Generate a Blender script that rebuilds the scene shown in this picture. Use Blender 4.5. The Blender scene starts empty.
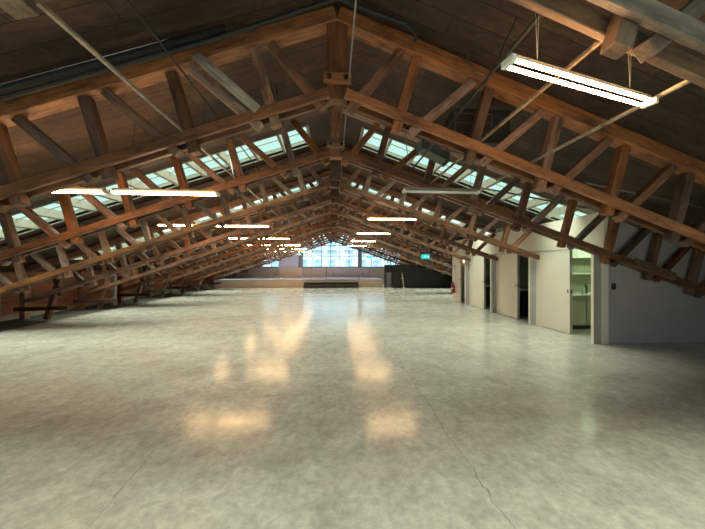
import bpy, bmesh, math, random
from mathutils import Vector, Matrix
random.seed(7)
SC = bpy.context.scene
COL = SC.collection
PI = math.pi
M_ = .345          # roof pitch
X0 = .05           # ridge line
Z_DECK = 4.84

def zroof(x, base=Z_DECK):
    return base - M_*abs(x - X0)

# ---------------------------------------------------------------- materials
def newmat(name):
    m = bpy.data.materials.new(name); m.use_nodes = True
    nt = m.node_tree; b = nt.nodes['Principled BSDF']
    return m, nt, b
def N(nt, t, **kw):
    n = nt.nodes.new(t)
    for k, v in kw.items():
        if k in n.inputs.keys() if isinstance(k, str) else False: n.inputs[k].default_value = v
        else: setattr(n, k, v)
    return n
def ramp(nt, stops):
    r = nt.nodes.new('ShaderNodeValToRGB'); e = r.color_ramp.elements
    while len(e) < len(stops): e.new(.5)
    for i, (p, c) in enumerate(stops):
        e[i].position = p; e[i].color = tuple(c) + (1,)
    return r
def plain(name, c, rough=.6, metal=0, var=.08, scale=6, bump=0):
    m, nt, b = newmat(name)
    tc = N(nt, 'ShaderNodeTexCoord'); no = N(nt, 'ShaderNodeTexNoise'); no.inputs['Scale'].default_value = scale; no.inputs['Detail'].default_value = 5
    nt.links.new(tc.outputs['Object'], no.inputs['Vector'])
    r = ramp(nt, [(.3, [x*(1-var) for x in c]), (.7, [min(1, x*(1+var)) for x in c])])
    nt.links.new(no.outputs['Fac'], r.inputs['Fac']); nt.links.new(r.outputs['Color'], b.inputs['Base Color'])
    b.inputs['Roughness'].default_value = rough; b.inputs['Metallic'].default_value = metal
    if bump:
        bp = N(nt, 'ShaderNodeBump'); bp.inputs['Strength'].default_value = bump; bp.inputs['Distance'].default_value = .01
        nt.links.new(no.outputs['Fac'], bp.inputs['Height']); nt.links.new(bp.outputs['Normal'], b.inputs['Normal'])
    return m
def wood(name, dark, light, rough=.62, grain=(1.2, 14, 14), spread=.5):
    m, nt, b = newmat(name)
    tc = N(nt, 'ShaderNodeTexCoord'); oi = N(nt, 'ShaderNodeObjectInfo')
    mp = N(nt, 'ShaderNodeMapping'); mp.inputs['Scale'].default_value = grain
    nt.links.new(tc.outputs['Object'], mp.inputs['Vector'])
    cx = N(nt, 'ShaderNodeCombineXYZ'); mu = N(nt, 'ShaderNodeMath', operation='MULTIPLY'); mu.inputs[1].default_value = 37
    nt.links.new(oi.outputs['Random'], mu.inputs[0]); nt.links.new(mu.outputs[0], cx.inputs[0]); nt.links.new(mu.outputs[0], cx.inputs[1])
    nt.links.new(cx.outputs[0], mp.inputs['Location'])
    no = N(nt, 'ShaderNodeTexNoise'); no.inputs['Scale'].default_value = 2.2; no.inputs['Detail'].default_value = 8; no.inputs['Roughness'].default_value = .65; no.inputs['Distortion'].default_value = .6
    nt.links.new(mp.outputs[0], no.inputs['Vector'])
    r = ramp(nt, [(.28, dark), (.52, [(a+c)/2 for a, c in zip(dark, light)]), (.75, light)])
    nt.links.new(no.outputs['Fac'], r.inputs['Fac'])
    st = N(nt, 'ShaderNodeTexNoise'); st.inputs['Scale'].default_value = 1.1; st.inputs['Detail'].default_value = 7; st.inputs['Roughness'].default_value = .7
    ms = N(nt, 'ShaderNodeMapping'); ms.inputs['Scale'].default_value = (1.6, 5, 5); nt.links.new(tc.outputs['Object'], ms.inputs[0]); nt.links.new(cx.outputs[0], ms.inputs['Location']); nt.links.new(ms.outputs[0], st.inputs['Vector'])
    rs = ramp(nt, [(.36, (.38, .34, .32)), (.5, (.95, .93, .9)), (.68, (1.35, 1.25, 1.1))]); nt.links.new(st.outputs['Fac'], rs.inputs[0])
    mm = N(nt, 'ShaderNodeMix', data_type='RGBA', blend_type='MULTIPLY'); mm.inputs[0].default_value = 1
    nt.links.new(r.outputs['Color'], mm.inputs[6]); nt.links.new(rs.outputs[0], mm.inputs[7])
    hs = N(nt, 'ShaderNodeHueSaturation')
    mr = N(nt, 'ShaderNodeMapRange'); mr.inputs['To Min'].default_value = 1-spread; mr.inputs['To Max'].default_value = 1+spread
    nt.links.new(oi.outputs['Random'], mr.inputs['Value']); nt.links.new(mr.outputs[0], hs.inputs['Value'])
    m7 = N(nt, 'ShaderNodeMath', operation='MULTIPLY'); m7.inputs[1].default_value = 7.31; nt.links.new(oi.outputs['Random'], m7.inputs[0])
    fr_ = N(nt, 'ShaderNodeMath', operation='FRACT'); nt.links.new(m7.outputs[0], fr_.inputs[0])
    ms2 = N(nt, 'ShaderNodeMapRange'); ms2.inputs['To Min'].default_value = .6; ms2.inputs['To Max'].default_value = 1.08
    nt.links.new(fr_.outputs[0], ms2.inputs['Value']); nt.links.new(ms2.outputs[0], hs.inputs['Saturation'])
    nt.links.new(mm.outputs[2], hs.inputs['Color']); nt.links.new(hs.outputs[0], b.inputs['Base Color'])
    bp = N(nt, 'ShaderNodeBump'); bp.inputs['Strength'].default_value = .35; bp.inputs['Distance'].default_value = .006
    nt.links.new(no.outputs['Fac'], bp.inputs['Height']); nt.links.new(bp.outputs['Normal'], b.inputs['Normal'])
    b.inputs['Roughness'].default_value = rough
    return m
def emit(name, c, s):
    m, nt, b = newmat(name)
    b.inputs['Base Color'].default_value = (.8, .8, .8, 1)
    b.inputs['Emission Color'].default_value = tuple(c) + (1,); b.inputs['Emission Strength'].default_value = s
    return m
def glass(name, c, gl=.06):
    m, nt, b = newmat(name)
    nt.nodes.remove(b); out = nt.nodes['Material Output']
    t = N(nt, 'ShaderNodeBsdfTransparent'); t.inputs['Color'].default_value = tuple(c) + (1,)
    g = N(nt, 'ShaderNodeBsdfGlossy'); g.inputs['Roughness'].default_value = .05
    mx = N(nt, 'ShaderNodeMixShader'); mx.inputs[0].default_value = gl
    nt.links.new(t.outputs[0], mx.inputs[1]); nt.links.new(g.outputs[0], mx.inputs[2]); nt.links.new(mx.outputs[0], out.inputs['Surface'])
    return m

def deck_mat():
    m, nt, b = newmat('roof_boards')
    tc = N(nt, 'ShaderNodeTexCoord'); sp = N(nt, 'ShaderNodeSeparateXYZ'); nt.links.new(tc.outputs['Object'], sp.inputs[0])
    cb = N(nt, 'ShaderNodeCombineXYZ'); nt.links.new(sp.outputs['X'], cb.inputs[0]); nt.links.new(sp.outputs['Y'], cb.inputs[1])
    br = N(nt, 'ShaderNodeTexBrick'); nt.links.new(cb.outputs[0], br.inputs['Vector'])
    br.inputs['Scale'].default_value = 1; br.inputs['Brick Width'].default_value = 2.1; br.inputs['Row Height'].default_value = .235
    br.inputs['Mortar Size'].default_value = .006; br.inputs['Mortar Smooth'].default_value = .3; br.offset = .37
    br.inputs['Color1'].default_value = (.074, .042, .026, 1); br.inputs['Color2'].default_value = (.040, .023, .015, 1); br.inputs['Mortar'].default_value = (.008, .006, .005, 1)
    mp = N(nt, 'ShaderNodeMapping'); mp.inputs['Scale'].default_value = (1.5, 9, 9); nt.links.new(tc.outputs['Object'], mp.inputs[0])
    no = N(nt, 'ShaderNodeTexNoise'); no.inputs['Scale'].default_value = 1.6; no.inputs['Detail'].default_value = 9; no.inputs['Roughness'].default_value = .7; no.inputs['Distortion'].default_value = .8
    nt.links.new(mp.outputs[0], no.inputs['Vector'])
    n2 = N(nt, 'ShaderNodeTexNoise'); n2.inputs['Scale'].default_value = 1.3; n2.inputs['Detail'].default_value = 4; nt.links.new(tc.outputs['Object'], n2.inputs['Vector'])
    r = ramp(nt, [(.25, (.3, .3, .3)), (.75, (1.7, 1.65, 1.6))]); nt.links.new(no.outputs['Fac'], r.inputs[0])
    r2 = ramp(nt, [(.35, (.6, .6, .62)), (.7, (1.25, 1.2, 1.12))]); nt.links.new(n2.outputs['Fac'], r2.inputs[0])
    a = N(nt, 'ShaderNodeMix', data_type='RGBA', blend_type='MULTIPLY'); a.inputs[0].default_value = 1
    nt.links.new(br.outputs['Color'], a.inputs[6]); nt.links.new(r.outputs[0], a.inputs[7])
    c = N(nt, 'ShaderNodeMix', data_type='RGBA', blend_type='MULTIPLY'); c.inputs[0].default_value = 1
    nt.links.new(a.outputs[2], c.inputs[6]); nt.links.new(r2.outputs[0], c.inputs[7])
    nt.links.new(c.outputs[2], b.inputs['Base Color']); b.inputs['Roughness'].default_value = .75
    return m

def brick_mat():
    m, nt, b = newmat('red_brickwork')
    tc = N(nt, 'ShaderNodeTexCoord'); sp = N(nt, 'ShaderNodeSeparateXYZ'); nt.links.new(tc.outputs['Object'], sp.inputs[0])
    cb = N(nt, 'ShaderNodeCombineXYZ')
    ad = N(nt, 'ShaderNodeMath', operation='ADD'); nt.links.new(sp.outputs['X'], ad.inputs[0]); nt.links.new(sp.outputs['Y'], ad.inputs[1])
    nt.links.new(ad.outputs[0], cb.inputs[0]); nt.links.new(sp.outputs['Z'], cb.inputs[1])
    br = N(nt, 'ShaderNodeTexBrick'); nt.links.new(cb.outputs[0], br.inputs['Vector'])
    br.inputs['Scale'].default_value = 1; br.inputs['Brick Width'].default_value = .23; br.inputs['Row Height'].default_value = .078
    br.inputs['Mortar Size'].default_value = .009; br.inputs['Color1'].default_value = (.62, .17, .08, 1); br.inputs['Color2'].default_value = (.34, .095, .055, 1); br.inputs['Mortar'].default_value = (.3, .24, .19, 1)
    no = N(nt, 'ShaderNodeTexNoise'); no.inputs['Scale'].default_value = 1.4; no.inputs['Detail'].default_value = 6; nt.links.new(tc.outputs['Object'], no.inputs['Vector'])
    r = ramp(nt, [(.5, (0, 0, 0)), (.68, (.75, .75, .75))]); nt.links.new(no.outputs['Fac'], r.inputs[0])
    mx = N(nt, 'ShaderNodeMix', data_type='RGBA'); nt.links.new(r.outputs[0], mx.inputs[0]); nt.links.new(br.outputs['Color'], mx.inputs[6]); mx.inputs[7].default_value = (.34, .24, .18, 1)
    nt.links.new(mx.outputs[2], b.inputs['Base Color']); b.inputs['Roughness'].default_value = .85
    bp = N(nt, 'ShaderNodeBump'); bp.inputs['Strength'].default_value = .6; bp.inputs['Distance'].default_value = .01; bp.invert = True
    nt.links.new(br.outputs['Fac'], bp.inputs['Height']); nt.links.new(bp.outputs['Normal'], b.inputs['Normal'])
    return m

def floor_mat():
    m, nt, b = newmat('polished_concrete')
    tc = N(nt, 'ShaderNodeTexCoord'); O = tc.outputs['Object']
    def noise(s, d=6, r=.6, dist=0, vec=None):
        n = N(nt, 'ShaderNodeTexNoise'); n.inputs['Scale'].default_value = s; n.inputs['Detail'].default_value = d; n.inputs['Roughness'].default_value = r; n.inputs['Distortion'].default_value = dist
        nt.links.new(vec or O, n.inputs['Vector']); return n.outputs['Fac']
    mp = N(nt, 'ShaderNodeMapping'); mp.inputs['Scale'].default_value = (.55, 1.3, 1); nt.links.new(O, mp.inputs[0])
    big = noise(.8, 6, .62, .7, mp.outputs[0]); fine = noise(14, 8, .75); mid = noise(3.2, 8, .7, .4)
    r1 = ramp(nt, [(.25, (.38, .34, .30)), (.5, (.455, .41, .365)), (.75, (.54, .495, .45))]); nt.links.new(big, r1.inputs[0])
    r2 = ramp(nt, [(.3, (.78, .78, .78)), (.7, (1.18, 1.18, 1.18))]); nt.links.new(mid, r2.inputs[0])
    r3 = ramp(nt, [(.3, (.72, .72, .72)), (.7, (1.2, 1.2, 1.2))]); nt.links.new(fine, r3.inputs[0])
    def mul(a, c, f=1):
        x = N(nt, 'ShaderNodeMix', data_type='RGBA', blend_type='MULTIPLY'); x.inputs[0].default_value = f
        nt.links.new(a, x.inputs[6]); nt.links.new(c, x.inputs[7]); return x.outputs[2]
    col = mul(mul(r1.outputs[0], r2.outputs[0]), r3.outputs[0])
    # hairline cracks that wander along the saw-cut joints
    sp = N(nt, 'ShaderNodeSeparateXYZ'); nt.links.new(O, sp.inputs[0])
    wob = noise(1.6, 6, .6)
    def math_(op, a, c):
        n = N(nt, 'ShaderNodeMath', operation=op)
        for i, v in enumerate((a, c)):
            if isinstance(v, (int, float)): n.inputs[i].default_value = v
            else: nt.links.new(v, n.inputs[i])
        return n.outputs[0]
    w = math_('MULTIPLY', math_('SUBTRACT', wob, .5), .28)
    xx = math_('ADD', sp.outputs['X'], w)
    mask = None
    for xc, k, wd, st in ((1.13, 0, .003, .6), (-1.45, -.055, .0025, .5), (-2.95, -.02, .0025, .3), (3.6, .0, .002, .15)):
        d = math_('ABSOLUTE', math_('SUBTRACT', math_('SUBTRACT', xx, math_('MULTIPLY', sp.outputs['Y'], k)), xc), 0)
        mr = N(nt, 'ShaderNodeMapRange'); nt.links.new(d, mr.inputs['Value']); mr.inputs['From Min'].default_value = wd*.3; mr.inputs['From Max'].default_value = wd*1.6
        mr.inputs['To Min'].default_value = st; mr.inputs['To Max'].default_value = 0
        mask = mr.outputs[0] if mask is None else math_('MAXIMUM', mask, mr.outputs[0])
    # dark spots
    vo = N(nt, 'ShaderNodeTexVoronoi'); vo.inputs['Scale'].default_value = 1.15; nt.links.new(O, vo.inputs['Vector'])
    mr = N(nt, 'ShaderNodeMapRange'); nt.links.new(vo.outputs['Distance'], mr.inputs['Value']); mr.inputs['From Min'].default_value = .014; mr.inputs['From Max'].default_value = .03; mr.inputs['To Min'].default_value = .45; mr.inputs['To Max'].default_value = 0
    mask = math_('MAXIMUM', mask, mr.outputs[0])
    mx = N(nt, 'ShaderNodeMix', data_type='RGBA'); nt.links.new(mask, mx.inputs[0]); nt.links.new(col, mx.inputs[6]); mx.inputs[7].default_value = (.06, .05, .04, 1)
    nt.links.new(mx.outputs[2], b.inputs['Base Color'])
    rr = N(nt, 'ShaderNodeMapRange'); nt.links.new(math_('ADD', math_('MULTIPLY', mid, .5), math_('MULTIPLY', fine, .5)), rr.inputs['Value']); rr.inputs['From Min'].default_value = .3; rr.inputs['From Max'].default_value = .7; rr.inputs['To Min'].default_value = .08; rr.inputs['To Max'].default_value = .28
    nt.links.new(rr.outputs[0], b.inputs['Roughness'])
    b.inputs['IOR'].default_value = 1.75
    bp = N(nt, 'ShaderNodeBump'); bp.inputs['Strength'].default_value = .04; bp.inputs['Distance'].default_value = .01
    nt.links.new(mid, bp.inputs['Height']); nt.links.new(bp.outputs['Normal'], b.inputs['Normal'])
    return m

W_OLD = wood('aged_fir', (.078, .027, .010), (.30, .118, .042))
W_DARK = wood('dark_fir', (.03, .013, .008), (.09, .04, .02))
W_GREY = wood('grey_pine', (.20, .15, .11), (.46, .38, .30), spread=.1)
W_BATTEN = wood('pale_batten', (.20, .13, .08), (.42, .30, .19), spread=.1)
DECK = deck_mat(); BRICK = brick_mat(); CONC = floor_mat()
WHITE = plain('white_paint', (.80, .72, .61), .5, var=.03, scale=2)
WHITE2 = plain('pale_board', (.58, .49, .46), .55, var=.06, scale=1.2)
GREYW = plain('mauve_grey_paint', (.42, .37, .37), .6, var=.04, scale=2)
JAMB = plain('grey_jamb_paint', (.40, .36, .35), .5, var=.03)
BLACK = plain('black_paint', (.018, .018, .018), .5, var=.2)
BLACK2 = plain('black_board', (.022, .026, .023), .35, var=.2)
PIPE = plain('black_iron', (.012, .011, .010), .65, 0, var=.2)
STEEL = plain('dull_steel', (.20, .185, .165), .5, .5)
BOLT = plain('rusty_bolt', (.05, .035, .03), .5, .7)
DUCT = plain('galvanised_duct', (.10, .12, .11), .5, .3)
PLASTER = plain('old_plaster', (.42, .36, .29), .85, var=.25, scale=5, bump=.3)
DIRT = plain('dark_boards', (.055, .045, .04), .8, var=.35, scale=4)
SKYFRAME = plain('grey_rafter_paint', (.25, .24, .20), .6, var=.12, scale=5)
CREAM = plain('cream_plinth', (.70, .56, .46), .5, var=.05, scale=2)
PLAT = plain('glossy_platform_top', (.46, .48, .62), .08, var=.05)  # window reflection painted into the top as a pale bluish tint
STEPM = plain('charcoal_step', (.035, .024, .022), .6, var=.2)
CAB = plain('sage_cabinet', (.36, .38, .27), .5, var=.04)
TOPM = plain('white_worktop', (.78, .80, .74), .3, var=.03)
DOTM = plain('chrome_knob', (.6, .6, .6), .25, .9)
RED = plain('extinguisher_red', (.55, .02, .015), .3, var=.05)
BOTTLE = plain('dark_green_plastic', (.05, .10, .06), .2)
BOTTLE2 = plain('grey_plastic', (.35, .38, .33), .3)
FACADE = plain('pale_facade', (.86, .90, .94), .8, var=.05, scale=.4)
FWIN = plain('facade_window_glass', (.50, .64, .82), .2, var=.3, scale=1)
FFRAME = plain('window_frame_grey', (.16, .19, .22), .5)
TEAL = emit('lit_teal_sign', (.0, .62, .60), 1.0)
SIGNW = emit('lit_white_symbol', (.75, 1, .97), 1.0)
TUBE = emit('warm_lit_tube', (1.0, .60, .28), 46)
TUBEG = emit('green_white_tube', (.72, 1, .60), 30)
TUBEW = emit('amber_lamp', (1, .62, .28), 6)
OFFTUBE = plain('unlit_tube', (.75, .75, .72), .3)
GLASS = glass('clear_window_glass', (.78, .90, 1.0))
SKYGLASS = glass('wired_skylight_glass', (.86, .97, .93), .04)

for m_ in (TEAL, SIGNW):
    m_.node_tree.nodes['Principled BSDF'].inputs['Base Color'].default_value = (.0, .10, .10, 1)
# ---------------------------------------------------------------- geometry helpers
def add_box(bm, x0, x1, y0, y1, z0, z1):
    v = [bm.verts.new((x, y, z)) for x in (x0, x1) for y in (y0, y1) for z in (z0, z1)]
    for f in ((0, 1, 3, 2), (4, 6, 7, 5), (0, 4, 5, 1), (2, 3, 7, 6), (0, 2, 6, 4), (1, 5, 7, 3)):
        bm.faces.new([v[i] for i in f])
def add_slab(bm, x0, x1, y0, y1, o0, o1):
    """box that follows the roof slope; o0,o1 = offsets from the deck plane"""
    v = [bm.verts.new((x, y, zroof(x) + o)) for x in (x0, x1) for y in (y0, y1) for o in (o0, o1)]
    for f in ((0, 1, 3, 2), (4, 6, 7, 5), (0, 4, 5, 1), (2, 3, 7, 6), (0, 2, 6, 4), (1, 5, 7, 3)):
        bm.faces.new([v[i] for i in f])
def add_prism(bm, pts, y0, y1):
    a = [bm.verts.new((x, y0, z)) for x, z in pts]; c = [bm.verts.new((x, y1, z)) for x, z in pts]
    n = len(pts); bm.faces.new(a); bm.faces.new(c[::-1])
    for i in range(n): bm.faces.new((a[i], a[(i+1) % n], c[(i+1) % n], c[i]))
def add_tube(bm, pts, r, seg=10):
    pts = [Vector(p) for p in pts]; rings = []
    for i, p in enumerate(pts):
        d = (pts[min(i+1, len(pts)-1)] - pts[max(i-1, 0)]).normalized()
        up = Vector((0, 0, 1)) if abs(d.z) < .9 else Vector((0, 1, 0))
        u = d.cross(up).normalized(); w = d.cross(u)
        rings.append([bm.verts.new(p + u*r*math.cos(2*PI*k/seg) + w*r*math.sin(2*PI*k/seg)) for k in range(seg)])
    for a, c in zip(rings, rings[1:]):
        for k in range(seg): bm.faces.new((a[k], a[(k+1) % seg], c[(k+1) % seg], c[k]))
    bm.faces.new(rings[0][::-1]); bm.faces.new(rings[-1])
def add_lathe(bm, prof, cx=0, cy=0, seg=20):
    rings = [[bm.verts.new((cx + r*math.cos(2*PI*k/seg), cy + r*math.sin(2*PI*k/seg), z)) for k in range(seg)] for r, z in prof]
    for a, c in zip(rings, rings[1:]):
        for k in range(seg): bm.faces.new((a[k], a[(k+1) % seg], c[(k+1) % seg], c[k]))
    bm.faces.new(rings[0][::-1]); bm.faces.new(rings[-1])
def obj(name, bm, mat, parent=None, smooth=False, bevel=0, loc=None, rot=None):
    if bevel:
        bmesh.ops.bevel(bm, geom=bm.edges[:], offset=bevel, segments=1, affect='EDGES')
    bmesh.ops.recalc_face_normals(bm, faces=bm.faces)
    me = bpy.data.meshes.new(name); bm.to_mesh(me); bm.free(); me.materials.append(mat)
    if smooth:
        for p in me.polygons: p.use_smooth = True
    o = bpy.data.objects.new(name, me); COL.objects.link(o)
    if parent: o.parent = parent
    if loc: o.location = loc
    if rot: o.rotation_euler = rot
    return o
def boxes(name, mat, lst, parent=None, bevel=0):
    bm = bmesh.new()
    for l in lst: add_box(bm, *l)
    return obj(name, bm, mat, parent, bevel=bevel)
def tubes(name, mat, pts, r, parent=None, seg=10):
    bm = bmesh.new(); add_tube(bm, pts, r, seg); return obj(name, bm, mat, parent, smooth=True)
def tag(o, label, cat, group=None):
    o['label'] = label; o['category'] = cat
    if group: o['group'] = group
    return o
def struct(o): o['kind'] = 'structure'; return o
def thing(name, label, cat, loc=(0, 0, 0), group=None):
    o = bpy.data.objects.new(name, None); o.empty_display_size = .2; COL.objects.link(o); o.location = loc
    return tag(o, label, cat, group)
def dup(root, loc=None, label=None, skip=None):
    c = root.copy(); COL.objects.link(c)
    if loc: c.location = loc
    if label: c['label'] = label
    for ch in list(root.children):
        if skip and skip(ch): continue
        d = ch.copy(); COL.objects.link(d); d.parent = c
        for g in list(ch.children):
            e = g.copy(); COL.objects.link(e); e.parent = d
    return c

# ---------------------------------------------------------------- setting: floor
YB, YF = -4.0, 24.0
XW = 9.85
struct(boxes('floor', CONC, [(-8.2, XW, YB, YF, -.12, 0)]))
struct(boxes('trim_1', DIRT, [(-XW, -8.2, YB, YF, -.12, -.015)]))

# ---------------------------------------------------------------- roof with skylight strips
SKY = [(5.70 + 3.62*k, 6.56 + 3.62*k) for k in range(5)]
SKY = [(-3.1, -2.0), (-.8, .6)] + SKY  # two unseen skylights behind the camera, added to brighten the near floor
PW, PP, XS = .53, .62, .60
NP = 13
for side, nm in ((-1, 'ceiling'), (1, 'ceiling')):
    bm = bmesh.new()
    def sl(a, c, y0, y1, o0=0, o1=.06, bm=bm, side=side):
        xa, xb = X0 + side*a, X0 + side*c
        add_slab(bm, min(xa, xb), max(xa, xb), y0, y1, o0, o1)
    end = 10.15
    y = YB - .3
    for (a, b_) in SKY:
        sl(0, end, y, a)
        sl(0, XS, a, b_)
        sl(XS + NP*PP, end, a, b_)
        y = b_
    sl(0, end, y, YF + .3)
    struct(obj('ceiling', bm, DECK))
wn = 0
for side in (-1, 1):
    for (a, b_) in SKY:
        wn += 1
        bm = bmesh.new(); bg = bmesh.new()
        def sl(q, c, y0, y1, o0, o1, bm=bm):
            xa, xb = X0 + side*q, X0 + side*c
            add_slab(bm, min(xa, xb), max(xa, xb), y0, y1, o0, o1)
        s0, s1 = XS, XS + NP*PP
        sl(s0 - .03, s1 + .03, a - .03, a, -.02, .15); sl(s0 - .03, s1 + .03, b_, b_ + .03, -.02, .15)
        for k in range(NP + 1):
            x = s0 + k*PP
            sl(x - .028, x + .028, a, b_, -.03, .15)
        sl(s0, s1, (a+b_)/2 - .006, (a+b_)/2 + .006, .10, .12)
        fr = struct(obj('window_%d' % wn, bm, SKYFRAME))
        sl(s0, s1, a, b_, .125, .132, bg)
        g = obj('pane', bg, SKYGLASS, fr)

# ---------------------------------------------------------------- side and end walls
def gable(bm, y0, y1, x0, x1, z0, top=0.0):
    pts = [(x0, z0), (x1, z0), (x1, zroof(x1) + top)]
    if x0 < X0 < x1: pts.append((X0, zroof(X0) + top))
    pts.append((x0, zroof(x0) + top)); add_prism(bm, pts, y0, y1)
struct(boxes('wall_left', BRICK, [(-XW - .3, -XW, YB, YF, -.12, zroof(-XW))]))
struct(boxes('wall_right', BLACK, [(XW, XW + .2, YB, YF, -.12, zroof(XW))]))
# far wall: low pale wall, glazing above it
ZS = 1.47
bm = bmesh.new()
add_box(bm, -XW, XW, YF, YF + .3, -.12, ZS)
fw = struct(obj('wall_back', bm, WHITE2))
bm = bmesh.new()
gable(bm, YF + .02, YF + .28, -XW, -6.35, ZS)
gable(bm, YF + .02, YF + .28, -2.86, -2.72, ZS)
gable(bm, YF + .02, YF + .28, 2.30, 2.62, ZS)
gable(bm, YF + .02, YF + .28, 6.2, XW, ZS)
obj('upper_pier', bm, plain('grey_pier', (.24, .23, .25), .7, var=.15), fw)
bm = bmesh.new()
for x in (-8.1, -5.8, -1.95, 1.55, 3.3): add_box(bm, x, x + .02, YF - .004, YF + .002, .56, ZS - .03)
add_box(bm, -XW, XW, YF - .05, YF + .02, ZS - .03, ZS + .01)
obj('panel_joint', bm, plain('seam_shadow_gap', (.10, .085, .085), .7), fw)
def end_window(n, x0, x1, pitch, y, z0):
    bm = bmesh.new(); bg = bmesh.new()
    k = int(round((x1-x0)/pitch))
    for i in range(k + 1):
        x = x0 + (x1-x0)*i/k; add_box(bm, x - .025, x + .025, y, y + .08, z0, zroof(x) - .02)
    z = z0
    while z < zroof(0):
        lo, hi = x0, x1
        w = (Z_DECK - z)/M_
        lo = max(lo, X0 - w); hi = min(hi, X0 + w)
        if hi > lo + .2: add_box(bm, lo, hi, y + .005, y + .075, z - .02, z + .03)
        z += .98
    f = struct(obj('window_%d' % n, bm, FFRAME))
    gable(bg, y + .035, y + .045, x0, x1, z0, -.01)
    obj('pane', bg, GLASS, f)
end_window(15, -2.72, 2.30, .8, YF + .1, ZS)
end_window(16, 2.62, 6.2, .9, YF + .1, ZS)
end_window(17, -6.35, -2.86, .87, YF + .1, ZS)
# wall behind the camera: same low wall and glazing
bw = bmesh.new(); add_box(bw, -XW, XW, YB - .3, YB, -.12, .9)
wb = struct(obj('wall_front', bw, WHITE2))
bm = bmesh.new(); gable(bm, YB - .28, YB - .02, -XW, -6.4, .9); gable(bm, YB - .28, YB - .02, 6.4, XW, .9)
obj('upper_pier', bm, BRICK, wb)
end_window(18, -6.4, 6.4, .9, YB - .2, .9)

# ---------------------------------------------------------------- trusses
def member(name, p0, p1, w, d, yc, mat, parent, bevel=.006):
    """timber from p0 to p1 (x,z), w deep in the truss plane, d thick along y"""
    (x0, z0), (x1, z1) = p0, p1
    L = math.hypot(x1-x0, z1-z0); a = math.atan2(z1-z0, x1-x0)
    bm = bmesh.new(); add_box(bm, 0, L, -d/2, d/2, -w/2, w/2)
    return obj(name, bm, mat, parent, bevel=bevel, loc=(x0, yc, z0), rot=(0, -a, 0))
ZB = 3.765      # centre line of the bottom chord at the ridge
ZT = 4.70       # centre line of the top chord at the ridge
HALF = 9.3
def make_truss(M_=M_):
    t = thing('roof_truss', '', 'roof truss', (X0, 0, 0), 'parallel-chord timber roof trusses')
    for s in (-1, 1):
        p0 = (s*.02, ZT); p1 = (s*(HALF+.25), ZT - M_*(HALF+.25))
        member('top_chord', p0, p1, .175, .17, 0, W_OLD, t)
        for yy in (-.078, .078):
            q0 = (s*.10, ZB - M_*.10); q1 = (s*(HALF-.02), ZB - M_*(HALF-.02))
            member('bottom_chord', q0, q1, .12, .05, yy, W_OLD, t)
        # web members, ends poking out under the bottom chord
        for k in range(9):
            xb = .78 + .95*k; xt = xb + .22
            zb = ZB - M_*xb; zt = ZT - M_*xt - .09
            dx, dz = (xt-xb), (zt-zb); L = math.hypot(dx, dz)
            e = .17 + random.uniform(-.02, .03)
            pb = (s*(xb - dx/L*e), zb - dz/L*e)
            member('web', pb, (s*xt, zt), .12, .10, 0, W_OLD, t)
            xb2 = .25 if k == 0 else 1.03 + .95*(k-1); xt2 = .80 + .94*k
            zb2 = ZB - M_*xb2; zt2 = ZT - M_*xt2 - .09
            dx, dz = (xt2-xb2), (zt2-zb2); L = math.hypot(dx, dz); e = .16 + random.uniform(-.03, .03)
            grey = (k == 1 and s == -1)
            member('web', (s*(xb2 - dx/L*e), zb2 - dz/L*e), (s*xt2, zt2), .105, .095, 0, W_OLD, t)
        # leaning strut, wall post and low tie at the eaves
        member('strut', (s*8.74, .0), (s*8.22, ZT - M_*8.24 - .08), .13, .10, .0, W_OLD, t)
        member('post', (s*9.36, .0), (s*9.36, ZT - M_*9.36 - .05), .16, .15, .0, W_OLD, t)
        member('tie', (s*9.55, .32), (s*8.05, .36), .12, .06, -.09, W_DARK, t)
        if s > 0: member('splice_plate', (s*6.0, ZB - M_*6.0 + .02), (s*6.9, ZB - M_*6.9 + .02), .16, .04, -.123, W_OLD, t)
    member('king_post', (0, 3.66), (0, 4.78), .25, .13, 0, W_OLD, t)
    p = member('gusset', (-.165, 3.87), (.165, 3.87), .12, .05, -.128, W_OLD, t)
    for s in (-1, 1):
        bm = bmesh.new(); add_tube(bm, [(0, -.012, 0), (0, .03, 0)], .028, 10)
        obj('bolt', bm, BOLT, p, loc=(.17 + s*.1, -.035, 0))
    return t
ORD = ['nearest', 'second', 'third', 'fourth', 'fifth', 'sixth', 'seventh', 'eighth', 'ninth', 'tenth', 'eleventh', 'twelfth', 'thirteenth']
TY = [1.49, 3.27, 5.0] + [6.89 + 1.81*k for k in range(10)]
TY = [y for y in TY if y < YF - .3]
proto = make_truss(.357)
proto2 = make_truss()
desc = ['nearest timber roof truss, only its ends cross the top corners of the view',
        'second timber truss from the camera, its king post fills the top centre, bare boards behind',
        'third timber truss from the camera, running down in front of the grey-mauve wall']
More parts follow.
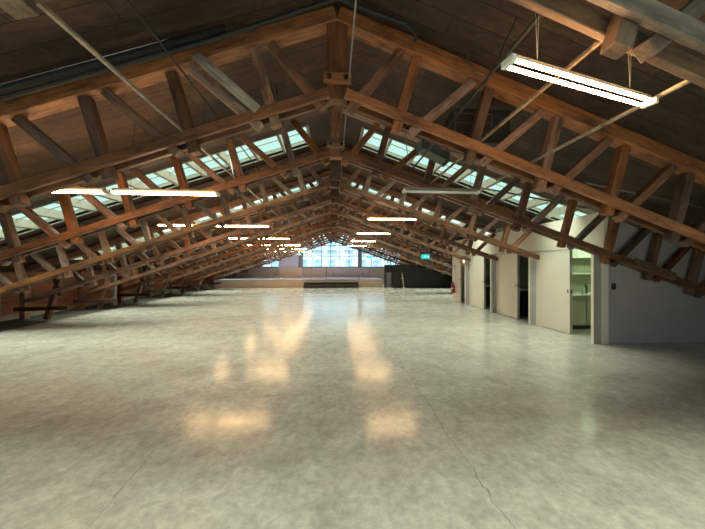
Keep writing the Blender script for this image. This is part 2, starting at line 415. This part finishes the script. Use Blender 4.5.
for i, y in enumerate(TY):
    lab = desc[i] if i < 3 else ('brown timber truss, %s in line from the camera' % ORD[i] + (', dying into the white partition wall' if 5.3 < y < 12.3 else ', above the open hall'))
    if i == 0:
        root = proto; root.location = (X0, y, 0); root['label'] = lab
        continue
    inw = 5.3 < y < 12.4
    if i == 2: proto2.location = (X0, y, 0); proto2['label'] = lab; continue
    c = dup(proto if i < 2 else proto2, (X0, y, 0), lab, skip=(lambda ch: ch.location.x > 5.05) if inw else None)
    if inw:      # right-hand chords stop at the partition
        for ch in c.children:
            if ch.location.x >= 0 and 'chord' in ch.name and ch.rotation_euler.y > 0 and ch.rotation_euler.y < 1.5:
                bm = bmesh.new(); w, d = (.175, .17) if 'top' in ch.name else (.12, .05)
                add_box(bm, 0, (5.52 - X0)/math.cos(math.atan(M_)), -d/2, d/2, -w/2, w/2)
                bmesh.ops.bevel(bm, geom=bm.edges[:], offset=.006, segments=1, affect='EDGES')
                me = bpy.data.meshes.new('short_chord'); bm.to_mesh(me); bm.free(); me.materials.append(W_OLD); ch.data = me
# shade above the near lamp painted into the nearest truss as darker, greyer wood
W_SHADED = wood('shaded_fir', (.075, .042, .026), (.20, .12, .075), spread=.2)
def shade_wood(o):
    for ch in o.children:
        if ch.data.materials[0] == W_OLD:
            ch.data = ch.data.copy(); ch.data.materials[0] = W_SHADED
        shade_wood(ch)
shade_wood(proto)
# the grey replacement brace nailed on truss 2
br = member('brace_board', (-1.62, 4.05), (-.93, 3.46), .11, .03, 3.27 - .13, W_GREY, None)
br.location.x += X0
tag(br, 'weathered pale grey board nailed diagonally across the second truss, left of the king post', 'brace')

# ---------------------------------------------------------------- battens, conduits and pipes on the trusses
def zc(x): return ZB - M_*abs(x-X0) + .075
b1 = boxes('batten', W_BATTEN, [(-1.785, -1.755, 1.3, 8.9, zc(-1.77)+.006, zc(-1.77)+.03)])
tag(b1, 'long pale batten laid on the bottom chords, left of the king posts', 'batten')
b2 = boxes('batten', W_BATTEN, [(1.87, 1.90, 1.3, 5.3, zc(1.86)+.006, zc(1.86)+.03)])
tag(b2, 'pale batten laid on the bottom chords beside the near lamp', 'batten')
b3 = boxes('batten', W_BATTEN, [(2.57, 2.60, 1.3, 4.0, zc(2.56)+.006, zc(2.56)+.03)])
tag(b3, 'pale batten near the right edge of the view', 'batten')
c1 = tubes('conduit', PIPE, [(-1.34, 1.3, zc(-1.34)+.016), (-1.34, 9, zc(-1.34)+.016)], .008)
tag(c1, 'thin dark cable running over the bottom chords left of centre', 'cable')
c2 = tubes('conduit', PIPE, [(1.43, 1.3, zc(1.43)+.02), (1.43, 5.2, zc(1.43)+.02)], .015)
tag(c2, 'thin black conduit running over the bottom chords right of the king posts', 'conduit')
c3 = tubes('conduit', STEEL, [(.19, 1.3, 3.86), (.19, 9, 3.86)], .009)
tag(c3, 'thin pale conduit running along the ridge beside the king posts', 'conduit')
def slope_pts(x0, x1, y, off): return [(x0, y, zroof(x0)+off), (x1, y, zroof(x1)+off)]
p1 = tubes('pipe', PIPE, slope_pts(-9.0, -1.2, 3.02, -.15) , .045)
tag(p1, 'black iron pipe under the roof boards, upper of the left pair', 'pipe', )
p2 = tubes('pipe', PIPE, [(-9, 3.0, zroof(-9)-.27), (-1.4, 3.0, zroof(-1.4)-.25), (X0, 3.0, zroof(X0)-.16), (.85, 3.0, zroof(.85)-.13), (.93, 3.0, zroof(.93)-.16), (.96, 3.0, zroof(.96)-.26)], .026)
tag(p2, 'black iron pipe that crosses the ridge and bends down at its right end', 'pipe')
# coiled cable by the near lamp
pts = []
for k in range(22):
    a = -0.6 + k/21*5.4
    pts.append((1.16 + .13*math.cos(a), 1.95 + .02*k/21, 3.28 + .15*math.sin(a)))
pts = [(1.46, 2.0, 3.62), (1.34, 1.98, 3.38)] + pts
cc = tubes('cable', PIPE, pts, .006, seg=6); tag(cc, 'looped black cable hanging at the left end of the near lamp', 'cable')
# thin rods hanging between chords
for k, (x, y, d, lab) in enumerate([(-2.3, 6.1, .5, 'thin diagonal wire rod left of centre below the first skylight'), (-.9, 4.2, .35, 'thin hanging wire left of the second king post'), (1.15, 4.4, .3, 'thin hanging wire right of the second king post')]):
    r = tubes('hanging_rod', STEEL, [(x, y, zroof(x)-.02), (x + d*.4, y, zroof(x)-1.0)], .007, seg=6); tag(r, lab, 'rod')
rr = tubes('conduit', STEEL, [(4.2, 4.1, 3.02), (6.2, 4.0, 2.62)], .014); tag(rr, 'slim steel conduit between the second and third trusses at far right', 'conduit')
r2 = tubes('conduit', STEEL, [(3.1, 5.5, 3.34), (5.9, 5.35, 2.82)], .018); tag(r2, 'steel conduit above the first sliding door beside the skylight', 'conduit')

# ---------------------------------------------------------------- heater box and duct high on the right
h = thing('unit_heater', 'black box heater with grille hung high between the second and third trusses', 'heater', (2.08, 3.80, 3.38))
boxes('body', BLACK, [(-.40, .42, -.25, .06, -.02, .46)], h, .01)
boxes('grille', plain('maroon_grille', (.025, .014, .012), .5), [(-.40, .12, -.275, -.252, .10, .36)], h)
boxes('grille_frame', plain('grille_edge', (.08, .05, .045), .5), [(-.40, .12, -.285, -.275, .36, .375), (-.40, .12, -.285, -.275, .23, .242), (-.40, .12, -.285, -.275, .09, .102), (-.41, -.395, -.285, -.275, .09, .375), (.115, .13, -.285, -.275, .09, .375), (-.15, -.138, -.285, -.275, .1, .235)], h)
for s in (-.3, .3):
    tubes('hanger', STEEL, [(s, 0, .46), (s, 0, zroof(2.08+s)-3.38)], .008, h, 6)
d = thing('air_duct', 'grey-green sheet metal duct below the heater, right of the king posts', 'duct', (1.80, 4.6, 3.55))
bm = bmesh.new(); add_prism(bm, [(-.26, .14), (.18, -.06), (.24, .06), (-.20, .26)], -.12, .12); obj('body', bm, DUCT, d)
boxes('flange', DUCT, [(-.27, -.24, -.14, .14, .1, .3)], d)
boxes('flange', DUCT, [(.21, .24, -.14, .14, -.09, .12)], d)
for s in (-.1, .1): tubes('hanger', STEEL, [(s, .0, .1), (s, .0, zroof(1.80+s)-3.55)], .006, d, 6)

# ---------------------------------------------------------------- lamps
def make_lamp(lit=True, L=1.45):
    t = thing('fluorescent_lamp', '', 'lamp', (0, 0, 0), 'hanging twin-tube lamps')
    boxes('housing', STEEL, [(-L/2, L/2, -.012, .012, .03, .065)], t, .004)
    for s in (-1, 1):
        tb = tubes('tube', TUBE if lit else OFFTUBE, [(-L/2 + .03, s*.03, 0), (L/2 - .03, s*.03, 0)], .012, t)
        boxes('end_cap', WHITE, [(s*L/2 - .018, s*L/2 + .018, -.046, .046, -.016, .03)], t, .004)
    return t
def chains(t, x, y, z, L, rot=0):
    for s in (-1, 1):
        for e in (-1, 1):
            xx = s*(L/2 - .12)
            hx = x + xx*math.cos(rot); 
            if e < 0 and abs(rot) < .01: continue
            a = Vector((xx, 0, .065)); b_ = Vector((xx + e*.06, 0, zroof(hx) - z - .03))
            tubes('chain', STEEL if rot else PIPE, [a, b_], .0022, t, 5)
lp = make_lamp(True); lp_used = False; off = None
def place_lamp(x, y, z, label, lit=True, rot=0):
    global lp_used, off
    if lit:
        o = lp if not lp_used else dup(lp); lp_used = True
    else: o = make_lamp(False, 1.2)
    o.location = (x, y, z); o.rotation_euler = (0, 0, rot); o['label'] = label
    lamps.append((o, x, y, z, rot)); return o
lamps = []
place_lamp(1.83, 1.775, 2.945, 'near lit twin-tube lamp hanging at top right of the view', True, math.atan2(.34, 1.48))
place_lamp(-3.95, 4.0, 2.68, 'lit tube lamp in the nearest left row, outer one, end hidden by the truss')
place_lamp(-2.41, 4.0, 2.68, 'lit tube lamp in the nearest left row, inner one nearer the king posts')
place_lamp(1.70, 4.05, 2.80, 'unlit white tube lamp hanging right of centre', False)
rows = [7.6, 11.1, 14.75, 18.35, 21.6]
for i, y in enumerate(rows):
    n = ORD[i+1]
    place_lamp(-4.05, y, 2.73, 'lit tube lamp, outer one of the %s row left of the king posts' % n)
    place_lamp(-2.52, y, 2.73, 'lit tube lamp, inner one of the %s row left of the king posts' % n)
    if i < 4: place_lamp(1.72, y, 2.98, 'lit tube lamp right of the king posts, %s row from the camera' % n)
for o, x, y, z, rot in lamps: chains(o, x, y, z, 1.2, rot)

# ---------------------------------------------------------------- white partition block with four sliding doors
XP = 5.61; FY = [5.15 + 1.79*k for k in range(4)]; YE = 12.05; ZD = 2.02; ZP = 2.76
bm = bmesh.new()
add_box(bm, XP, XP + .1, FY[0] - .07, YE, ZD, ZP)
for k, fy in enumerate(FY):
    nxt = FY[k+1] if k < 3 else YE
    add_box(bm, XP, XP + .1, fy - .07, fy + .04, 0, ZD)                   # strip by the fin
    lf = nxt - .20 if k < 3 else YE - .12
    add_box(bm, XP, XP + .1, lf, nxt - .07 if k < 3 else YE, 0, ZD)
struct(obj('wall_right_partition', bm, WHITE))
for k, fy in enumerate(FY):
    f = struct(boxes('trim_%d' % (k+2), JAMB, [(XP - .17, XP, fy - .01, fy + .04, 0, ZD - .02)]))
    boxes('edge_strip', WHITE, [(XP - .176, XP - .17, fy - .012, fy + .042, 0, ZD - .02)], f)
    nxt = FY[k+1] if k < 3 else YE
    y0, y1 = fy + .73, (nxt - .21 if k < 3 else YE - .13)
    dr = struct(boxes('door_%d' % (k+1), WHITE, [(XP - .005, XP + .075, y0, y1, .012, ZD - .012)], bevel=.003))
    boxes('edge_strip', JAMB, [(XP + .0, XP + .07, y0 - .006, y0, .012, ZD - .012)], dr)
    boxes('handle', BLACK, [(XP - .012, XP - .004, y0 + .03, y0 + .055, .98, 1.06), (XP + .02, XP + .05, y0 - .012, y0 - .005, .98, 1.06)], dr)
bm = bmesh.new(); add_box(bm, XP - .012, XP - .002, FY[0] + .05, YE, ZD - .006, ZD + .012)
struct(obj('trim_6', bm, JAMB))
# grey-mauve end wall facing the camera
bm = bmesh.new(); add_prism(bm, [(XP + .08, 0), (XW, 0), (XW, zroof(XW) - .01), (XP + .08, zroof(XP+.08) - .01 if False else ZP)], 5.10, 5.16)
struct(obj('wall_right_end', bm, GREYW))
bm = bmesh.new(); add_prism(bm, [(XP + .08, ZP), (XW, zroof(XW) - .01), (XP + .08, zroof(XP + .08) - .01)], 5.10, 5.14)
# room partitions, back walls, ceilings
bm = bmesh.new()
for k, fy in enumerate(FY):
    if k: add_box(bm, XP + .1, 8.0, fy - .06, fy + .02, 0, 2.3)
add_box(bm, XP + .1, 8.0, YE - .08, YE, 0, ZP)
add_box(bm, 8.0, 8.08, 5.16, YE, 0, 2.3)
add_box(bm, XP + .1, 8.0, 5.16, YE - .08, 2.3, 2.36)
struct(obj('wall_rooms', bm, plain('room_paint', (.36, .38, .27), .6, var=.03)))
# light switch
sw = thing('light_switch', 'black double switch plate on the grey-mauve wall', 'switch', (5.84, 5.098, 1.2))
boxes('plate', BLACK, [(-.05, .05, -.012, 0, -.065, .065)], sw, .003)
for s in (-1, 1): boxes('rocker', BLACK2, [(s*.022-.017, s*.022+.017, -.018, -.011, -.04, .04)], sw, .002)

# room 1: kitchenette on the far partition
ky = FY[1] - .06
cb = thing('kitchen_cabinet', 'sage base cabinet inside the first open doorway', 'cabinet', (6.6, ky - .3, 0))
boxes('body', CAB, [(-.85, 1.3, -.26, .295, .1, .86)], cb)
boxes('kickboard', BLACK2, [(-.85, 1.3, -.22, .295, 0, .1)], cb)
for k in range(3):
    dd = boxes('cabinet_door', CAB, [(-.84 + k*.72, -.14 + k*.72, -.28, -.262, .12, .84)], cb, .003)
    tubes('handle', STEEL, [(-.6 + k*.72, -.30, .79), (-.38 + k*.72, -.30, .79)], .006, dd, 8)
wt = boxes('worktop', TOPM, [(5.74, 7.95, ky - .62, ky - .003, .862, .90)], bevel=.003); tag(wt, 'white worktop over the sage cabinet in the first doorway', 'worktop')
sh = boxes('shelf', TOPM, [(5.74, 7.95, ky - .25, ky - .003, 1.40, 1.435)], bevel=.002); tag(sh, 'white wall shelf over the worktop in the first doorway', 'shelf')
uc = thing('wall_cabinet', 'bright white wall cabinet at the top of the first doorway', 'cabinet', (6.6, ky, 1.83))
boxes('body', TOPM, [(-.85, 1.3, -.30, -.003, 0, .44)], uc); boxes('door', TOPM, [(-.84, -.13, -.32, -.302, .01, .43), (-.12, .58, -.32, -.302, .01, .43), (.59, 1.29, -.32, -.302, .01, .43)], uc)
def bottle(x, y, r, hgt, mat, lab):
    t = thing('bottle', lab, 'bottle', (x, y, .90))
    bm = bmesh.new(); add_lathe(bm, [(r, 0), (r, hgt*.65), (r*.8, hgt*.75), (r*.35, hgt*.85), (r*.35, hgt*.95)]); obj('body', bm, mat, t, True)
    bm = bmesh.new(); add_lathe(bm, [(r*.42, hgt*.93), (r*.42, hgt)]); obj('cap', bm, BLACK, t)
bottle(6.55, ky - .42, .035, .20, BOTTLE2, 'shorter grey bottle on the worktop in the first doorway')
bottle(6.68, ky - .36, .04, .27, BOTTLE, 'taller dark green bottle on the worktop in the first doorway')
def room_lamp(y, mat, lab, x=6.7):
    t = thing('ceiling_lamp', lab, 'lamp', (x, y, 2.27)); boxes('housing', WHITE, [(-.6, .6, -.06, .06, 0, .028)], t)
    boxes('diffuser', mat, [(-.58, .58, -.05, .05, -.02, -.001)], t)
room_lamp(5.95, TUBEG, 'greenish strip lamp on the ceiling of the first side room')
# rooms 2 and 3: vanity counters in the dark
for k, w in ((1, 'second'), (2, 'third')):
    y = FY[k+1] - .06
    v = thing('vanity', 'dark counter with pale top just inside the %s doorway' % w, 'counter', (6.4, y, 0))
    boxes('body', BLACK2, [(-.6, .9, -.45, -.003, 0, .8)], v); boxes('top', TOPM, [(-.62, .92, -.48, -.003, .802, .85)], v, .004)
sc = thing('wall_light', 'small amber wall lamp inside the farthest doorway', 'lamp', (6.1, YE - .09, 1.86))
boxes('backplate', STEEL, [(-.06, .06, -.02, 0, -.06, .06)], sc); bm = bmesh.new(); add_lathe(bm, [(.05, -.09), (.09, .10)], 0, -.11); obj('lamp_shade', bm, TUBEW, sc, True)

# fire extinguisher and notice at the far corner
ex = thing('fire_extinguisher', 'red fire extinguisher on the far end of the white partition', 'extinguisher', (5.525, 11.82, .34))
bm = bmesh.new(); add_lathe(bm, [(.03, 0), (.07, .01), (.075, .04), (.075, .36), (.05, .43), (.025, .46), (.025, .48)]); obj('cylinder', bm, RED, ex, True)
bm = bmesh.new(); add_lathe(bm, [(.0765, .20), (.0765, .27)]); obj('label_band', bm, WHITE, ex, True)
boxes('valve', BLACK, [(-.02, .02, -.05, .07, .48, .52), (-.02, .02, -.05, .09, .54, .56)], ex)
tubes('hose', BLACK, [(0, -.05, .50), (0, -.11, .42), (0, -.10, .25), (0, -.085, .15)], .012, ex)
boxes('wall_bracket', STEEL, [(.07, .083, -.05, .05, .2, .3)], ex)
nt_ = thing('safety_notice', 'small white notice with red and blue marks above the extinguisher', 'notice', (XP - .006, 11.80, 1.25))
boxes('sheet', plain('notice_paper', (.78, .75, .78), .6), [(-.003, -.001, -.12, .12, 0, .42)], nt_)
boxes('print', plain('notice_red', (.5, .08, .12), .6), [(-.005, -.003, -.09, .09, .33, .39), (-.005, -.003, -.09, .02, .05, .08)], nt_)
boxes('print', plain('notice_blue', (.12, .16, .45), .6), [(-.005, -.003, -.09, .0, .2, .28), (-.005, -.003, .02, .09, .14, .19)], nt_)

# ---------------------------------------------------------------- black joinery at far right
kx0 = 4.25
bp = thing('black_partition', 'low black panelled partition at the far right end of the hall', 'partition', (0, 18.8, 0))
boxes('panel', BLACK, [(kx0 + .05, 6.7, 0, .1, 0, 1.66)], bp, .004)
boxes('panel', BLACK2, [(6.71, 9.6, .02, .12, 0, 1.56)], bp, .004)
boxes('end_frame', BLACK, [(kx0 - .48, kx0 - .36, .3, .5, 0, 1.66), (kx0 - .36, kx0 + .05, .3, .5, 1.1, 1.66), (kx0 + .05, kx0 + .12, .1, .5, 0, 1.66)], bp)
for k in range(7):
    bm = bmesh.new(); add_tube(bm, [(kx0 + .3 + k*.42, -.015, .47), (kx0 + .3 + k*.42, 0, .47)], .012, 8); obj('knob', bm, DOTM, bp)
pw = boxes('wheeled_panel', plain('lavender_panel', (.42, .38, .45), .5), [(kx0 - .35, kx0 + .04, 19.32, 19.36, 0, 1.09)]); tag(pw, 'pale lavender panel standing in the black frame at the far right', 'panel')
ps = thing('pole_stand', 'slim white stand against the black partition', 'stand', (4.98, 18.55, 0))
tubes('pole', WHITE, [(.06, 0, .02), (-.02, 0, .75), (-.06, .05, 1.08)], .03, ps); boxes('foot', WHITE, [(-.08, .16, -.1, .1, 0, .03)], ps); boxes('clamp', WHITE, [(-.12, .06, -.04, .04, .66, .72)], ps)

# ---------------------------------------------------------------- raised platform at the far end
struct(boxes('floor_platform', CREAM, [(-8.55, 3.75, 19.75, YF, 0, .53)]))
struct(boxes('trim_7', PLAT, [(-8.58, 3.78, 19.72, YF, .531, .56)]))
stp = thing('step', 'long charcoal double step in front of the cream platform', 'step', (-.12, 19.3, 0))
boxes('tread', STEPM, [(-2.0, 2.0, -.02, .4, .34, .38), (-2.0, 2.0, -.32, -.03, .16, .20)], stp, .004); boxes('riser', BLACK, [(-1.97, 1.97, .02, .4, 0, .34), (-1.97, 1.97, -.28, .0, 0, .16)], stp)
po = tubes('slim_post', BLACK, [(-.53, 20.6, .56), (-.53, 20.6, 1.63)], .022); tag(po, 'thin black post standing on the platform at the centre', 'post')
ol = thing('wall_outlet', 'small dark outlet on the pale far wall, left of the thin post', 'outlet', (-5.1, YF - .006, .85)); boxes('plate', BLACK, [(-.06, .06, -.01, 0, -.05, .05)], ol); boxes('socket', BLACK2, [(-.03, .03, -.015, -.009, -.02, .02)], ol)
o2 = dup(ol, (.05, YF - .006, .85), 'small dark outlet on the pale far wall, right of the thin post')
o3 = dup(ol, (2.75, YF - .006, .85), 'small dark outlet on the pale far wall, near the black partition')
tp = thing('tap', 'small tap fitting on the right end of the platform', 'tap', (2.0, 20.4, .56)); tubes('spout', STEEL, [(0, 0, 0), (0, 0, .22), (-.08, 0, .26), (-.15, 0, .22)], .02, tp); boxes('base', STEEL, [(-.08, .08, -.06, .06, 0, .04)], tp)
vu = thing('ventilation_cabinet', 'pale grey cabinet standing before the far window, left of centre', 'cabinet', (-3.72, 23.45, .56))
GB = plain('blue_grey_metal', (.36, .44, .74), .5, var=.05)
boxes('body', GB, [(-.95, .72, -.3, .3, .88, 1.95)], vu, .01); boxes('side_panel', plain('dark_grey_metal', (.14, .15, .20), .5), [(.72, 1.02, -.28, .3, .88, 1.93)], vu); boxes('seam', STEEL, [(-.02, .0, -.306, -.3, .9, 1.93)], vu)
boxes('plinth', WHITE2, [(-.95, 1.02, -.25, .3, 0, .88)], vu)
boxes('knob', BLACK, [(-.62, -.56, -.32, -.3, 1.40, 1.46)], vu)

# exit signs
def exit_sign(x, y, z, sc_, lab):
    t = thing('exit_sign', lab, 'sign', (x, y, z), 'green exit signs'); t.scale = (sc_,)*3
    boxes('box', TEAL, [(-.19, .19, -.03, .03, -.10, .10)], t, .003)
    bm = bmesh.new()
    def strip(a, b_, w):
        a = Vector((a[0], 0, a[1])); b_ = Vector((b_[0], 0, b_[1])); n = (b_-a).normalized().cross(Vector((0, 1, 0)))*w
        add_prism(bm, [((a+n).x, (a+n).z), ((b_+n).x, (b_+n).z), ((b_-n).x, (b_-n).z), ((a-n).x, (a-n).z)], -.034, -.031)
    strip((-.02, .035), (-.045, -.01), .012); strip((-.045, -.01), (-.015, -.04), .008); strip((-.015, -.04), (-.03, -.075), .007); strip((-.045, -.01), (-.085, -.045), .008)
    strip((-.02, .03), (.02, .01), .006); strip((-.025, .03), (-.065, .015), .006)
    add_prism(bm, [(-.012 + .014*math.cos(a*PI/4), .06 + .014*math.sin(a*PI/4)) for a in range(8)], -.034, -.031)
    strip((.06, 0), (.11, 0), .01); add_prism(bm, [(.11, .035), (.155, 0), (.11, -.035)], -.034, -.031)
    obj('symbol', bm, SIGNW, t)
    tubes('hanger', STEEL, [(0, 0, .10), (0, 0, (zroof(x) - z - .01)/sc_)], .006, t, 6)
exit_sign(4.08, 11.4, 2.02, .95, 'teal lit exit sign hanging before the white partition, the nearer one')
exit_sign(2.82, 20.4, 2.27, 1.0, 'small teal lit exit sign hanging in front of the far window')

# ---------------------------------------------------------------- left side: pilasters and pipes on the brick wall
for (y, w, lab) in ((7.9, .5, 'wide peeling plaster pilaster against the brick wall at the left edge of the view'), (14.6, .4, 'plaster pilaster farther along the brick wall')):
    p = boxes('pilaster', PLASTER, [(-XW + .002, -XW + .26, y, y + w, -.015, 1.3)], bevel=.02); tag(p, lab, 'pilaster')
p = boxes('painted_post', plain('pale_post', (.45, .43, .38), .7), [(-9.05, -8.92, 11.5, 11.62, -.015, 1.5)], bevel=.006); tag(p, 'slim pale painted post in front of the brick wall', 'post')
p = boxes('wall_ledge', PLASTER, [(-XW + .002, -XW + .08, 5.5, 19, -.015, .12)]); tag(p, 'low rough plaster ledge along the foot of the brick wall', 'ledge')

# ---------------------------------------------------------------- building across the street
nb = thing('neighbouring_building', 'pale blue-white building seen through the far windows', 'building', (0, 36, -8))
boxes('wall', FACADE, [(-22, 22, 0, 6, 0, 19)], nb)
wbm = bmesh.new(); add_box(wbm, -.45, .45, -.06, 0, 0, 1.7)
w0 = obj('window', wbm, FWIN, nb, loc=(0, 0, 0))
sb = bmesh.new(); add_box(sb, -.7, .7, -.2, 0, -.12, 0); s0_ = obj('sill', sb, FACADE, w0)
first = True
for i in range(-6, 7):
    for j in range(4):
        loc = (i*1.9 + (.25 if i > 0 else -.15), 0, 5.6 + j*3.1)
        if first: w0.location = loc; first = False; continue
        a = w0.copy(); COL.objects.link(a); a.parent = nb; a.location = loc
        b_ = s0_.copy(); COL.objects.link(b_); b_.parent = a

# ---------------------------------------------------------------- light
w = bpy.data.worlds.new('world'); SC.world = w; w.use_nodes = True
bg = w.node_tree.nodes['Background']; bg.inputs[0].default_value = (.68, .90, .86, 1); bg.inputs[1].default_value = 1.05
sd = bpy.data.lights.new('overcast_sun', 'SUN'); sd.energy = 31; sd.angle = math.radians(75); sd.color = (1, .92, .80)
so = bpy.data.objects.new('overcast_sun', sd); COL.objects.link(so); so.rotation_euler = (math.radians(-6), math.radians(3), 0); so.location = (0, 8, 12)

# ---------------------------------------------------------------- camera
cam = bpy.data.cameras.new('camera'); cam.sensor_width = 36; cam.lens = 264/705*36; cam.clip_start = .02
co = bpy.data.objects.new('camera', cam); COL.objects.link(co); co.location = (0, 0, 1.65)
co.rotation_euler = (math.radians(90.1), 0, -math.radians(4.22)); SC.camera = co
SC.view_settings.view_transform = 'Standard'; SC.view_settings.look = 'None'; SC.view_settings.gamma = 1; SC.view_settings.exposure = .22
SC.view_settings.use_curve_mapping = False
